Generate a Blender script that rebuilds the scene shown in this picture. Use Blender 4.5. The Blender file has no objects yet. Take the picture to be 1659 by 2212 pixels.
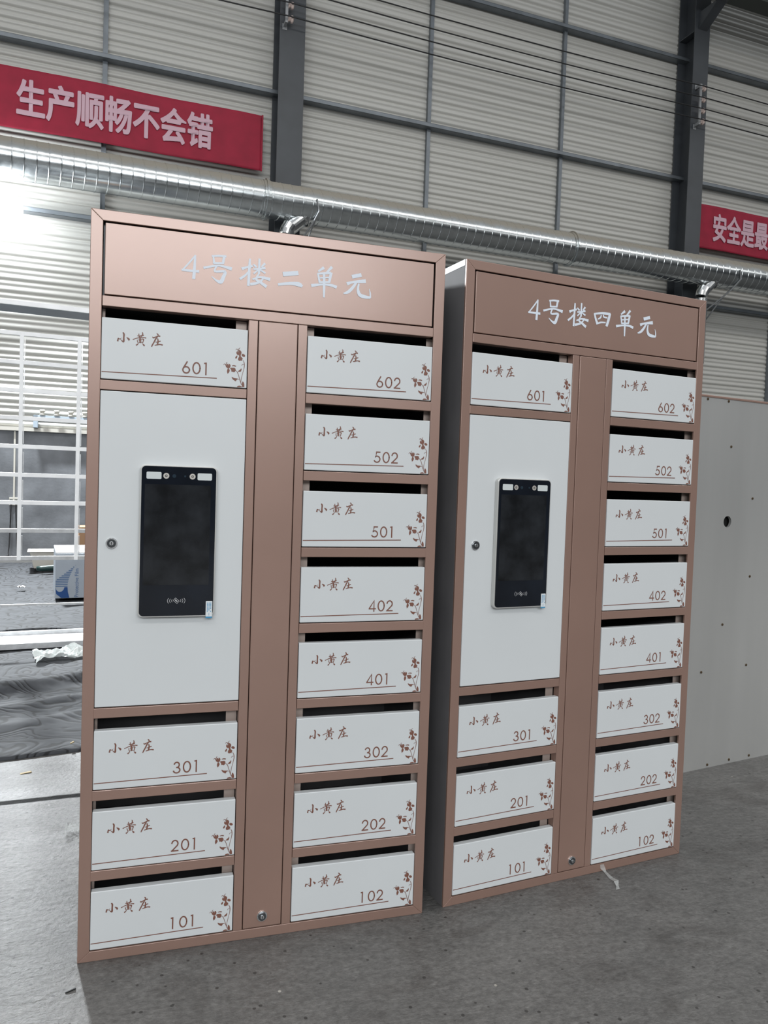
import bpy, bmesh, math, random
from mathutils import Vector, Matrix, noise

random.seed(4)
S = bpy.context.scene
COL = S.collection
PI = math.pi

# ------------------------------------------------------------------ camera
cam = bpy.data.cameras.new('camera')
cam.sensor_fit = 'HORIZONTAL'
cam.sensor_width = 36.0
cam.lens = 36.0 * 1660.26 / 1659.0
cam.clip_end = 200
camera = bpy.data.objects.new('camera', cam)
COL.objects.link(camera)
YAW, PITCH, ROLL = -0.307682, -0.0386603, -0.0336461
M = (Matrix.Rotation(YAW, 3, 'Z') @ Matrix.Rotation(PITCH, 3, 'X') @ Matrix.Rotation(ROLL, 3, 'Y')
     @ Matrix(((1, 0, 0), (0, 0, -1), (0, 1, 0))))
camera.matrix_world = Matrix.Translation((0.129488, -2.046469, 1.251737)) @ M.to_4x4()
S.camera = camera

# ------------------------------------------------------------------ world, daylight, exposure
S.view_settings.view_transform = 'Standard'
S.view_settings.look = 'None'
S.view_settings.exposure = 0.0
S.view_settings.gamma = 1.0
S.view_settings.use_curve_mapping = False

wd = bpy.data.worlds.new('hall_daylight')
S.world = wd
wd.use_nodes = True
nt = wd.node_tree
bg = nt.nodes['Background']
tc = nt.nodes.new('ShaderNodeTexCoord')
sx = nt.nodes.new('ShaderNodeSeparateXYZ')
rp = nt.nodes.new('ShaderNodeValToRGB')
nt.links.new(tc.outputs['Generated'], sx.inputs[0])
mp = nt.nodes.new('ShaderNodeMapRange')
mp.inputs[1].default_value = -1
mp.inputs[2].default_value = 1
nt.links.new(sx.outputs['Z'], mp.inputs[0])
nt.links.new(mp.outputs[0], rp.inputs[0])
nt.links.new(rp.outputs[0], bg.inputs[0])
cr = rp.color_ramp
cr.elements[0].position = 0.46
cr.elements[0].color = (0.07, 0.075, 0.08, 1)
cr.elements[1].position = 0.80
cr.elements[1].color = (0.92, 0.96, 1.0, 1)
e = cr.elements.new(0.58)
e.color = (0.27, 0.28, 0.29, 1)
bg.inputs[1].default_value = 0.52


def area(name, loc, aim, sx_, sy_, power, color, spread=180):
    l = bpy.data.lights.new(name, 'AREA')
    l.shape = 'RECTANGLE'
    l.size = sx_
    l.size_y = sy_
    l.energy = power
    l.color = color
    l.spread = math.radians(spread)
    o = bpy.data.objects.new(name, l)
    COL.objects.link(o)
    o.location = loc
    o.rotation_euler = (Vector(aim) - Vector(loc)).to_track_quat('-Z', 'Y').to_euler()
    return o


# windows high in the opposite wall of the hall, and a strip skylight in its roof
area('opposite_window_band', (-2.5, -16, 7.4), (-2.5, 0, 5.0), 17, 4.2, 1680, (0.95, 0.98, 1.0))
area('unseen_roof_skylight', (5, -8, 10.3), (5, -7.0, 0), 34, 1.3, 800, (1.0, 0.98, 0.95))
area('unseen_roof_skylight', (5, 0.5, 11.2), (5, 1.6, 0), 34, 1.6, 1000, (1.0, 0.98, 0.95))  # extra strip, added to rake top light down the cladding


# ------------------------------------------------------------------ materials
def mat(name, color, rough=0.5, metal=0.0, nscale=0, namt=0.0, bump=0.0, bscale=60, spec=0.5, stretch=None, rvar=0.0, coat=0.0):
    m = bpy.data.materials.new(name)
    m.use_nodes = True
    t = m.node_tree
    b = t.nodes['Principled BSDF']
    b.inputs['Base Color'].default_value = (*color, 1)
    b.inputs['Roughness'].default_value = rough
    b.inputs['Metallic'].default_value = metal
    b.inputs['Specular IOR Level'].default_value = spec
    if coat:
        b.inputs['Coat Weight'].default_value = coat
        b.inputs['Coat Roughness'].default_value = 0.26
    if nscale or bump:
        co = t.nodes.new('ShaderNodeTexCoord')
        mpn = t.nodes.new('ShaderNodeMapping')
        t.links.new(co.outputs['Object'], mpn.inputs[0])
        if stretch:
            mpn.inputs['Scale'].default_value = stretch
    if nscale:
        n = t.nodes.new('ShaderNodeTexNoise')
        n.inputs['Scale'].default_value = nscale
        n.inputs['Detail'].default_value = 5
        t.links.new(mpn.outputs[0], n.inputs['Vector'])
        r = t.nodes.new('ShaderNodeValToRGB')
        r.color_ramp.elements[0].position = 0.3
        r.color_ramp.elements[1].position = 0.7
        r.color_ramp.elements[0].color = (*[c * (1 - namt) for c in color], 1)
        r.color_ramp.elements[1].color = (*[min(1, c * (1 + namt)) for c in color], 1)
        t.links.new(n.outputs['Fac'], r.inputs[0])
        t.links.new(r.outputs[0], b.inputs['Base Color'])
        if rvar:
            q = t.nodes.new('ShaderNodeMapRange')
            q.inputs[3].default_value = rough - rvar
            q.inputs[4].default_value = rough + rvar
            t.links.new(n.outputs['Fac'], q.inputs[0])
            t.links.new(q.outputs[0], b.inputs['Roughness'])
    if bump:
        n2 = t.nodes.new('ShaderNodeTexNoise')
        n2.inputs['Scale'].default_value = bscale
        n2.inputs['Detail'].default_value = 6
        t.links.new(mpn.outputs[0], n2.inputs['Vector'])
        bp = t.nodes.new('ShaderNodeBump')
        bp.inputs['Strength'].default_value = bump
        bp.inputs['Distance'].default_value = 0.01
        t.links.new(n2.outputs['Fac'], bp.inputs['Height'])
        t.links.new(bp.outputs[0], b.inputs['Normal'])
    return m


def emit(name, color, strength):
    m = bpy.data.materials.new(name)
    m.use_nodes = True
    t = m.node_tree
    t.nodes.remove(t.nodes['Principled BSDF'])
    e_ = t.nodes.new('ShaderNodeEmission')
    e_.inputs[0].default_value = (*color, 1)
    e_.inputs[1].default_value = strength
    t.links.new(e_.outputs[0], t.nodes['Material Output'].inputs[0])
    return m


BRONZE = mat('rose_bronze_paint', (0.335, 0.208, 0.165), 0.34, 0.30, 3, 0.05, 0.03, 900, spec=0.8, coat=0.8)
WHITE = mat('white_powder_coat', (0.645, 0.67, 0.68), 0.36, 0.0, 4, 0.015)
PRINT = mat('brown_print', (0.20, 0.085, 0.06), 0.5)
LETTER = mat('pale_vinyl_letters', (0.72, 0.78, 0.86), 0.5)
CARCASS = mat('dark_grey_sheet', (0.145, 0.142, 0.147), 0.75, 0.0, 6, 0.1)
RETURN = mat('pale_bronze_return', (0.42, 0.34, 0.30), 0.45, 0.2)
HOLEDARK = mat('hole_shade_black', (0.006, 0.006, 0.006), 0.9)  # near-black that paints the shade inside the panel's hole
GROOVE = mat('lock_barrel_steel', (0.16, 0.17, 0.18), 0.2, 0.9)
CHROME = mat('chrome', (0.85, 0.86, 0.87), 0.26, 1.0)
DARKSLOT = mat('key_slot_dark', (0.03, 0.035, 0.04), 0.3, 0.2)
BEZEL = mat('brushed_aluminium_bezel', (0.62, 0.62, 0.60), 0.3, 0.35)
GLASS = mat('black_glass', (0.007, 0.0095, 0.015), 0.10, 0.0, 9, 0.35, spec=0.45)
DISPLAY = mat('dark_display_film', (0.013, 0.0145, 0.017), 0.16, 0.0, 14, 0.8, spec=0.45)
LEDWIN = mat('milky_led_window', (0.62, 0.66, 0.66), 0.4)
LENS = mat('lens_ring', (0.55, 0.52, 0.48), 0.35, 0.3)
ICON = mat('icon_line', (0.45, 0.45, 0.46), 0.5)
TABW = mat('film_tab_white', (0.72, 0.76, 0.78), 0.4)
TABB = mat('film_tab_blue', (0.06, 0.27, 0.48), 0.4)
STEEL = mat('column_paint', (0.050, 0.056, 0.064), 0.45, 0.0, 3, 0.12)
GIRT = mat('galvanised_girt', (0.17, 0.19, 0.21), 0.42, 0.5, 4, 0.15)
SHEET = mat('cream_cladding', (0.53, 0.525, 0.495), 0.42, 0.0, 1.5, 0.05, stretch=(0.1, 1, 3))
PLASTER = mat('grey_plaster', (0.17, 0.18, 0.195), 0.8, 0.0, 2.2, 0.35, 0.2, 30)
CREAM = mat('cream_trim', (0.55, 0.53, 0.48), 0.6)
GALV = mat('spiral_duct_galvanised', (0.52, 0.55, 0.56), 0.22, 1.0, 12, 0.08, rvar=0.05)
# settled dust on the upper side of the duct
_t = GALV.node_tree
_b = _t.nodes['Principled BSDF']
_d = _t.nodes.new('ShaderNodeBsdfDiffuse')
_d.inputs[0].default_value = (0.30, 0.28, 0.24, 1)
_m = _t.nodes.new('ShaderNodeMixShader')
_c = _t.nodes.new('ShaderNodeTexCoord')
_s = _t.nodes.new('ShaderNodeSeparateXYZ')
_t.links.new(_c.outputs['Object'], _s.inputs[0])
_n = _t.nodes.new('ShaderNodeTexNoise')
_n.inputs['Scale'].default_value = 5
_t.links.new(_c.outputs['Object'], _n.inputs['Vector'])
_a = _t.nodes.new('ShaderNodeMath')
_a.operation = 'MULTIPLY_ADD'
_a.inputs[1].default_value = 0.10
_t.links.new(_n.outputs['Fac'], _a.inputs[0])
_t.links.new(_s.outputs['Z'], _a.inputs[2])
_r = _t.nodes.new('ShaderNodeMapRange')
_r.inputs[1].default_value = 0.10
_r.inputs[2].default_value = 0.19
_t.links.new(_a.outputs[0], _r.inputs[0])
_t.links.new(_r.outputs[0], _m.inputs[0])
_t.links.new(_b.outputs[0], _m.inputs[1])
_t.links.new(_d.outputs[0], _m.inputs[2])
_t.links.new(_m.outputs[0], _t.nodes['Material Output'].inputs[0])
SHINY = mat('shiny_elbow', (0.70, 0.71, 0.71), 0.14, 1.0)
RED = mat('red_banner_cloth', (0.30, 0.010, 0.035), 0.75, 0.0, 5, 0.12)
BTEXT = mat('pale_pink_banner_print', (0.60, 0.40, 0.47), 0.7)
CABLE = mat('black_cable', (0.012, 0.012, 0.013), 0.5)
PORC = mat('pink_porcelain', (0.70, 0.57, 0.52), 0.35)
BRACKET = mat('grey_bracket', (0.30, 0.31, 0.32), 0.5, 0.3)
STAIN = mat('stainless_tube', (0.70, 0.71, 0.72), 0.28, 0.5, 18, 0.15)
CARTON = mat('shaded_carton', (0.33, 0.365, 0.41), 0.6, 0.0, 5, 0.05)  # bluish body colour, with the shade of its backlit front put in
CARTONT = mat('white_carton_flap', (0.66, 0.67, 0.66), 0.5)
CBLUE = mat('carton_blue_print', (0.008, 0.055, 0.20), 0.5)
CBLUE2 = mat('carton_faded_blue_print', (0.08, 0.14, 0.26), 0.5)
FILM_GLARE = mat('film_and_glare_tube', (0.90, 0.91, 0.92), 0.35, 0.0, 9, 0.08)  # white film, with the glare over the bars put into its colour
CARD = mat('brown_cardboard', (0.30, 0.17, 0.09), 0.8)
PANEL = mat('grey_steel_panel', (0.60, 0.60, 0.585), 0.25, 0.55, 1.2, 0.10, 0.05, 1.5, stretch=(2, 2, 0.25), rvar=0.06)
RUST = mat('rusty_screw', (0.09, 0.06, 0.03), 0.6, 0.4)
BLUEST = mat('pale_blue_steel', (0.36, 0.43, 0.50), 0.5)
OFFWH = mat('off_white_plastic', (0.58, 0.56, 0.50), 0.5)
DARKT = mat('dark_tool_plastic', (0.02, 0.03, 0.03), 0.4)
TEAL = mat('teal_tool_body', (0.012, 0.04, 0.036), 0.4)
RUBBER = mat('black_rubber', (0.015, 0.015, 0.015), 0.6)
SCRAP = mat('tan_scrap', (0.42, 0.33, 0.18), 0.7)
FOIL = mat('silver_foil', (0.8, 0.8, 0.8), 0.25, 0.9)
GREENB = mat('dark_green_beam_paint', (0.028, 0.036, 0.031), 0.5)
LAMPBODY = mat('floodlight_body', (0.2, 0.2, 0.2), 0.5)
LAMPGLOW = emit('floodlight_lens', (0.93, 0.97, 1.0), 20)

CLEAR = bpy.data.materials.new('clear_plastic')
CLEAR.use_nodes = True
_t = CLEAR.node_tree
_b = _t.nodes['Principled BSDF']
_b.inputs['Base Color'].default_value = (0.80, 0.83, 0.82, 1)
_b.inputs['Roughness'].default_value = 0.18
_b.inputs['Alpha'].default_value = 0.30
MILKY = bpy.data.materials.new('milky_film')
MILKY.use_nodes = True
_b = MILKY.node_tree.nodes['Principled BSDF']
_b.inputs['Base Color'].default_value = (0.66, 0.70, 0.69, 1)
_b.inputs['Roughness'].default_value = 0.25
_b.inputs['Alpha'].default_value = 0.85


def concrete():
    m = bpy.data.materials.new('worn_concrete')
    m.use_nodes = True
    t = m.node_tree
    N, L = t.nodes, t.links
    b = N['Principled BSDF']
    co = N.new('ShaderNodeTexCoord')

    def nz(scale, detail=6, stretch=None, rough=0.6, dist=0.0):
        mpp = N.new('ShaderNodeMapping')
        if stretch:
            mpp.inputs['Scale'].default_value = stretch
            mpp.inputs['Rotation'].default_value = (0, 0, 0.5)
        L.new(co.outputs['Object'], mpp.inputs[0])
        n = N.new('ShaderNodeTexNoise')
        n.inputs['Scale'].default_value = scale
        n.inputs['Detail'].default_value = detail
        n.inputs['Roughness'].default_value = rough
        n.inputs['Distortion'].default_value = dist
        L.new(mpp.outputs[0], n.inputs['Vector'])
        return n.outputs['Fac']

    def ramp(src, p0, c0, p1, c1):
        r = N.new('ShaderNodeValToRGB')
        r.color_ramp.elements[0].position = p0
        r.color_ramp.elements[1].position = p1
        r.color_ramp.elements[0].color = (*c0, 1)
        r.color_ramp.elements[1].color = (*c1, 1)
        L.new(src, r.inputs[0])
        return r.outputs[0]

    def mul(a, b_):
        x = N.new('ShaderNodeMix')
        x.data_type = 'RGBA'
        x.blend_type = 'MULTIPLY'
        x.inputs[0].default_value = 1
        L.new(a, x.inputs[6])
        L.new(b_, x.inputs[7])
        return x.outputs[2]
    base = ramp(nz(1.3, 7), 0.3, (0.096, 0.095, 0.092), 0.7, (0.122, 0.119, 0.114))
    fine = ramp(nz(60, 7, None, 0.7), 0.34, (0.66, 0.66, 0.66), 0.66, (1.22, 1.22, 1.22))
    scr = ramp(nz(7, 8, (1, 1.8, 1), 0.78, 1.2), 0.38, (0.80, 0.80, 0.80), 0.60, (1.10, 1.10, 1.10))
    stain = ramp(nz(4.5, 3, None, 0.5, 1.0), 0.30, (0.72, 0.70, 0.69), 0.48, (1, 1, 1))
    col = mul(mul(mul(base, fine), scr), stain)
    vo = N.new('ShaderNodeTexVoronoi')
    vo.inputs['Scale'].default_value = 21
    vo.inputs['Randomness'].default_value = 1.0
    L.new(co.outputs['Object'], vo.inputs['Vector'])
    speck = ramp(vo.outputs['Distance'], 0.085, (0.30, 0.29, 0.28), 0.115, (1, 1, 1))
    col = mul(col, speck)
    vf = N.new('ShaderNodeTexVoronoi')
    vf.inputs['Scale'].default_value = 9
    vf.inputs['Randomness'].default_value = 1.0
    L.new(co.outputs['Object'], vf.inputs['Vector'])
    col = mul(col, ramp(vf.outputs['Distance'], 0.028, (3.2, 3.1, 2.9), 0.045, (1, 1, 1)))
    lf = nz(2.1, 8, (1, 5, 1), 0.75, 1.4)
    col = mul(col, ramp(lf, 0.655, (1, 1, 1), 0.70, (1.45, 1.42, 1.38)))
    # saw-cut joint across the slab and a hairline crack running off it
    sep = N.new('ShaderNodeSeparateXYZ')
    L.new(co.outputs['Object'], sep.inputs[0])

    def math_(op, a, b2):
        k = N.new('ShaderNodeMath')
        k.operation = op
        for i, v in enumerate((a, b2)):
            if v is None:
                continue
            if isinstance(v, (int, float)):
                k.inputs[i].default_value = v
            else:
                L.new(v, k.inputs[i])
        return k.outputs[0]
    jl = math_('ABSOLUTE', math_('SUBTRACT', math_('SUBTRACT', sep.outputs['Y'], math_('MULTIPLY', sep.outputs['X'], 0.068)), 1.104), None)
    jw = math_('ADD', jl, math_('MULTIPLY', math_('SUBTRACT', nz(22, 3), 0.5), 0.012))
    col = mul(col, ramp(jw, 0.017, (0.03, 0.03, 0.03), 0.023, (1, 1, 1)))
    L.new(col, b.inputs['Base Color'])
    rr = N.new('ShaderNodeMapRange')
    rr.inputs[3].default_value = 0.33
    rr.inputs[4].default_value = 0.62
    L.new(nz(3.0, 5, (1, 3, 1)), rr.inputs[0])
    L.new(rr.outputs[0], b.inputs['Roughness'])
    L.new(ramp(jw, 0.017, (0.02, 0.02, 0.02), 0.023, (0.5, 0.5, 0.5)), b.inputs['Specular IOR Level'])
    bp = N.new('ShaderNodeBump')
    bp.inputs['Strength'].default_value = 0.6
    bp.inputs['Distance'].default_value = 0.008
    L.new(math_('ADD', nz(55, 6), math_('MULTIPLY', nz(14, 6, (1, 2.5, 1), 0.7), 1.3)), bp.inputs['Height'])
    L.new(bp.outputs[0], b.inputs['Normal'])
    return m


def felt():
    m = bpy.data.materials.new('dark_moving_blanket')
    m.use_nodes = True
    t = m.node_tree
    N, L = t.nodes, t.links
    b = N['Principled BSDF']
    co = N.new('ShaderNodeTexCoord')
    mpp = N.new('ShaderNodeMapping')
    mpp.inputs['Scale'].default_value = (0.85, 1.1, 0.2)
    L.new(co.outputs['Object'], mpp.inputs[0])
    nn = N.new('ShaderNodeTexNoise')
    nn.inputs['Scale'].default_value = 2.6
    nn.inputs['Detail'].default_value = 2.5
    nn.inputs['Roughness'].default_value = 0.5
    nn.inputs['Distortion'].default_value = 0.6
    L.new(mpp.outputs[0], nn.inputs['Vector'])
    k1 = N.new('ShaderNodeMath')
    k1.operation = 'MULTIPLY'
    k1.inputs[1].default_value = 95.0
    L.new(nn.outputs['Fac'], k1.inputs[0])
    k2 = N.new('ShaderNodeMath')
    k2.operation = 'SINE'
    L.new(k1.outputs[0], k2.inputs[0])
    wv = N.new('ShaderNodeMapRange')
    wv.inputs[1].default_value = -1
    wv.inputs[2].default_value = 1
    L.new(k2.outputs[0], wv.inputs[0])
    r = N.new('ShaderNodeValToRGB')
    r.color_ramp.elements[0].position = 0.06
    r.color_ramp.elements[0].color = (0.008, 0.0085, 0.010, 1)
    r.color_ramp.elements[1].position = 0.26
    r.color_ramp.elements[1].color = (0.040, 0.043, 0.049, 1)
    L.new(wv.outputs[0], r.inputs[0])
    L.new(r.outputs[0], b.inputs['Base Color'])
    b.inputs['Roughness'].default_value = 0.85
    bp = N.new('ShaderNodeBump')
    bp.inputs['Strength'].default_value = 0.3
    bp.inputs['Distance'].default_value = 0.01
    L.new(wv.outputs[0], bp.inputs['Height'])
    L.new(bp.outputs[0], b.inputs['Normal'])
    return m


CONCRETE = concrete()
FELT = felt()


# brush strokes and decal outlines, tenths of a millimetre
NAME = [[(502,-342,25),(525,-381,36),(522,-466,33),(521,-550,40),(502,-567,27),(444,-511,7)],[(380,-563,33),(394,-498,27),(427,-510,16),(474,-476,5)],[(591,-454,13),(623,-478,35),(645,-501,42),(639,-529,16)],[(845,-390,15),(903,-394,24),(982,-367,26),(995,-358,11)],[(879,-336,15),(880,-369,20),(890,-417,22)],[(958,-292,13),(972,-328,24),(955,-384,18),(938,-416,11)],[(741,-493,20),(798,-467,16),(851,-447,20),(921,-430,16),(992,-422,18),(1052,-430,26)],[(843,-489,11),(852,-537,18),(873,-581,13)],[(869,-491,11),(939,-468,17),(994,-467,24),(985,-518,20),(972,-569,15)],[(907,-418,33),(913,-494,38),(915,-560,31)],[(883,-512,11),(949,-513,13)],[(884,-556,13),(959,-552,13)],[(873,-581,13),(845,-611,24),(823,-629,31)],[(977,-588,15),(1006,-614,37),(1015,-632,20)],[(1311,-290,11),(1337,-316,31),(1344,-340,13)],[(1209,-386,13),(1231,-408,28),(1284,-383,20),(1346,-355,28),(1390,-355,30)],[(1329,-372,20),(1290,-426,31),(1251,-509,28),(1208,-591,28),(1190,-632,20)],[(1283,-509,13),(1314,-509,17),(1367,-489,22),(1405,-477,19)],[(1334,-420,22),(1345,-487,31),(1329,-572,33)],[(1266,-591,17),(1315,-580,24),(1387,-562,22),(1454,-571,32)]]
HEAD = {
 '4': [[(2517,18149,39),(2360,17937,44),(2197,17738,38)],[(2188,17747,55),(2385,17746,61),(2607,17751,67)],[(2511,18148,44),(2497,17817,72),(2485,17559,78)]],
 'hao': [[(2962,18181,39),(2986,18003,62)],[(2931,18177,50),(3100,18206,56),(3282,18212,57)],[(3241,18217,73),(3210,18026,62)],[(2986,18008,51),(3219,18032,51)],[(2731,17858,61),(3036,17946,51),(3207,17950,57),(3423,17911,91)],[(3046,17930,45),(3012,17800,51),(3261,17822,68),(3228,17679,90),(3166,17546,96),(3055,17571,56),(2936,17657,22)]],
 'lou': [[(3704,17945,80),(3807,17991,57),(3964,18043,58)],[(3897,18219,52),(3888,17963,69),(3873,17531,69)],[(3882,17905,40),(3786,17784,57),(3657,17679,63)],[(3994,18091,40),(4068,18031,64)],[(4289,18145,64),(4206,18048,41)],[(4001,17969,46),(4161,17996,52),(4295,18033,64)],[(4147,18251,58),(4142,18045,58),(4142,17860,58)],[(4123,17966,35),(4007,17857,46)],[(4162,17970,35),(4302,17905,58)],[(4136,17859,41),(4072,17716,58),(4179,17651,70),(4337,17558,87)],[(4285,17805,35),(4163,17649,58),(3932,17571,75)],[(3983,17705,46),(4173,17779,52),(4425,17752,88)]],
 'si': [[(4668,17993,65),(4726,17831,77),(4793,17702,89)],[(4651,17994,53),(4979,18049,71),(5280,18060,78)],[(5274,18059,84),(5224,17864,96),(5161,17674,89)],[(4792,17709,53),(4929,17757,53),(5112,17773,42)],[(4933,17986,41),(4904,17905,53),(4808,17846,35)],[(5015,18001,42),(5036,17941,53),(5170,17931,48)]],
 'dan': [[(5867,18218,85),(5726,18108,42)],[(6089,18259,79),(5943,18090,43)],[(5716,18049,48),(5770,17818,61)],[(5716,18044,54),(6063,18104,67)],[(6077,18103,79),(6030,17853,67)],[(5770,17828,48),(6036,17859,49)],[(5780,17940,42),(6029,17981,43)],[(5554,17714,84),(5841,17773,55),(6082,17779,73),(6230,17743,86)],[(5882,18074,61),(5892,17784,73),(5899,17440,49)]],
 'yuan': [[(6677,18073,105),(6910,18144,100)],[(6538,17869,93),(6703,17931,62),(7037,17992,106)],[(6792,17936,56),(6678,17767,81),(6562,17647,80),(6442,17599,37)],[(6858,17896,44),(6840,17732,75),(6901,17604,100),(7046,17566,94),(7190,17562,63)],[(7197,17563,44),(7189,17690,38),(7157,17795,13)]],
 'er': [[(4793,17931,123),(5166,17999,111)],[(4660,17646,71),(4970,17705,78),(5201,17705,118),(5289,17663,72)]]}
FLOWER_FILL = [[(-261,955),(-287,919),(-285,882),(-261,852),(-220,846),(-212,806),(-237,767),(-239,723),(-208,697),(-165,710),(-144,702),(-120,772),(-144,792),(-169,816),(-174,853),(-155,898),(-157,935),(-178,965),(-208,978),(-232,980),(-239,948),(-246,904),(-252,934)],[(-154,861),(-134,887),(-101,887),(-70,867),(-55,837),(-71,814),(-105,811),(-139,830)],[(-263,837),(-256,822),(-268,771),(-287,751),(-311,755),(-312,783),(-293,813)],[(-571,586),(-538,582),(-528,552),(-523,584),(-492,608),(-480,555),(-472,603),(-445,595),(-427,559),(-435,515),(-461,485),(-507,488),(-542,514),(-556,550)],[(-441,493),(-402,508),(-328,510),(-301,493),(-292,444),(-311,411),(-337,388),(-364,405),(-401,402),(-409,448)],[(-500,479),(-482,487),(-476,456),(-473,487),(-457,464),(-445,421),(-470,369),(-502,342),(-518,409)],[(-240,404),(-212,450),(-166,484),(-154,516),(-139,480),(-154,435),(-174,412),(-204,419)],[(-393,274),(-331,244),(-237,238),(-189,213),(-250,215),(-288,160),(-316,177),(-357,202),(-385,238)],[(-107,175),(-79,151),(-61,102),(-58,27),(-115,24),(-127,79),(-122,130)],[(-249,21),(-230,47),(-177,57),(-122,39),(-128,20),(-249,12)]]
FLOWER_LINE = [[(-302,971,6),(-290,997,13),(-263,996,14),(-245,960,17)],[(-189,1040,4),(-220,1018,13),(-229,977,18)],[(-118,732,6),(-82,666,16),(-72,572,17),(-97,439,11),(-132,298,12),(-151,172,12),(-153,128,6)],[(-143,586,12),(-117,616,10),(-84,615,9)],[(-613,558,4),(-591,588,12),(-564,584,18),(-543,557,13)],[(-510,641,5),(-533,626,12),(-538,582,15)],[(-390,556,15),(-344,565,26),(-293,555,28)],[(-295,444,9),(-243,391,13),(-206,293,13),(-168,171,16),(-131,79,13)],[(-253,390,5),(-224,427,6)]]


# ------------------------------------------------------------------ builders
def obj(name, bm, m, parent=None, bevel=0.0, smooth=False, loc=None, rotz=None):
    me = bpy.data.meshes.new(name)
    bm.normal_update()
    bm.to_mesh(me)
    bm.free()
    for mm in (m if isinstance(m, (list, tuple)) else [m]):
        me.materials.append(mm)
    o = bpy.data.objects.new(name, me)
    COL.objects.link(o)
    if parent is not None:
        o.parent = parent
    if smooth:
        for p in me.polygons:
            p.use_smooth = True
    if bevel:
        b = o.modifiers.new('edge', 'BEVEL')
        b.width = bevel
        b.segments = 2
        b.limit_method = 'ANGLE'
        b.angle_limit = math.radians(35)
    if loc is not None:
        o.location = loc
    if rotz is not None:
        o.rotation_euler = (0, 0, rotz)
    return o


def tag(o, label=None, cat=None, group=None, kind=None):
    if label:
        o['label'] = label
    if cat:
        o['category'] = cat
    if group:
        o['group'] = group
    if kind:
        o['kind'] = kind
    return o


def thing(name, label, cat, loc=(0, 0, 0), rotz=0.0, group=None):
    o = bpy.data.objects.new(name, None)
    o.empty_display_size = 0.1
    COL.objects.link(o)
    o.location = loc
    o.rotation_euler = (0, 0, rotz)
    return tag(o, label, cat, group)


def box(bm, x0, x1, y0, y1, z0, z1, mi=0):
    vs = [bm.verts.new(p) for p in ((x0, y0, z0), (x1, y0, z0), (x1, y1, z0), (x0, y1, z0),
                                    (x0, y0, z1), (x1, y0, z1), (x1, y1, z1), (x0, y1, z1))]
    for f in ((3, 2, 1, 0), (4, 5, 6, 7), (0, 1, 5, 4), (1, 2, 6, 5), (2, 3, 7, 6), (3, 0, 4, 7)):
        bm.faces.new([vs[i] for i in f]).material_index = mi
    return vs


def BX(*a):
    bm = bmesh.new()
    box(bm, *a)
    return bm


def prism(bm, pts, y0, y1, mi=0):
    """outline in x-z, given depth along y"""
    a = [bm.verts.new((x, y0, z)) for x, z in pts]
    b = [bm.verts.new((x, y1, z)) for x, z in pts]
    n = len(pts)
    fs = [bm.faces.new(a), bm.faces.new(b[::-1])]
    for i in range(n):
        j = (i + 1) % n
        fs.append(bm.faces.new((a[j], a[i], b[i], b[j])))
    for f in fs:
        f.material_index = mi
    bmesh.ops.recalc_face_normals(bm, faces=fs)


def tube(bm, pts, r, seg=10, caps=True, mi=0):
    pts = [Vector(p) for p in pts]
    rings = []
    up = Vector((0, 0, 1))
    for i, p in enumerate(pts):
        d = (pts[min(i + 1, len(pts) - 1)] - pts[max(i - 1, 0)]).normalized()
        a = d.cross(up)
        if a.length < 1e-3:
            a = d.cross(Vector((1, 0, 0)))
        a.normalize()
        b = a.cross(d).normalized()
        rr = r[i] if isinstance(r, (list, tuple)) else r
        rings.append([bm.verts.new(p + (a * math.cos(2 * PI * k / seg) + b * math.sin(2 * PI * k / seg)) * rr) for k in range(seg)])
    fs = []
    for i in range(len(rings) - 1):
        for k in range(seg):
            k2 = (k + 1) % seg
            fs.append(bm.faces.new((rings[i][k], rings[i][k2], rings[i + 1][k2], rings[i + 1][k])))
    if caps:
        fs.append(bm.faces.new(rings[0][::-1]))
        fs.append(bm.faces.new(rings[-1]))
    for f in fs:
        f.material_index = mi
    bmesh.ops.recalc_face_normals(bm, faces=fs)


def smooth_line(pts, n=4):
    if len(pts) < 3:
        return [tuple(p) for p in pts]
    out = []
    for i in range(len(pts) - 1):
        p0 = pts[max(i - 1, 0)]
        p1, p2 = pts[i], pts[i + 1]
        p3 = pts[min(i + 2, len(pts) - 1)]
        for k in range(n):
            t = k / n
            out.append(tuple(0.5 * (2 * b + (c - a) * t + (2 * a - 5 * b + 4 * c - d) * t * t + (-a + 3 * b - 3 * c + d) * t ** 3)
                             for a, b, c, d in zip(p0, p1, p2, p3)))
    out.append(tuple(pts[-1]))
    return out


STAG = [0]


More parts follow.
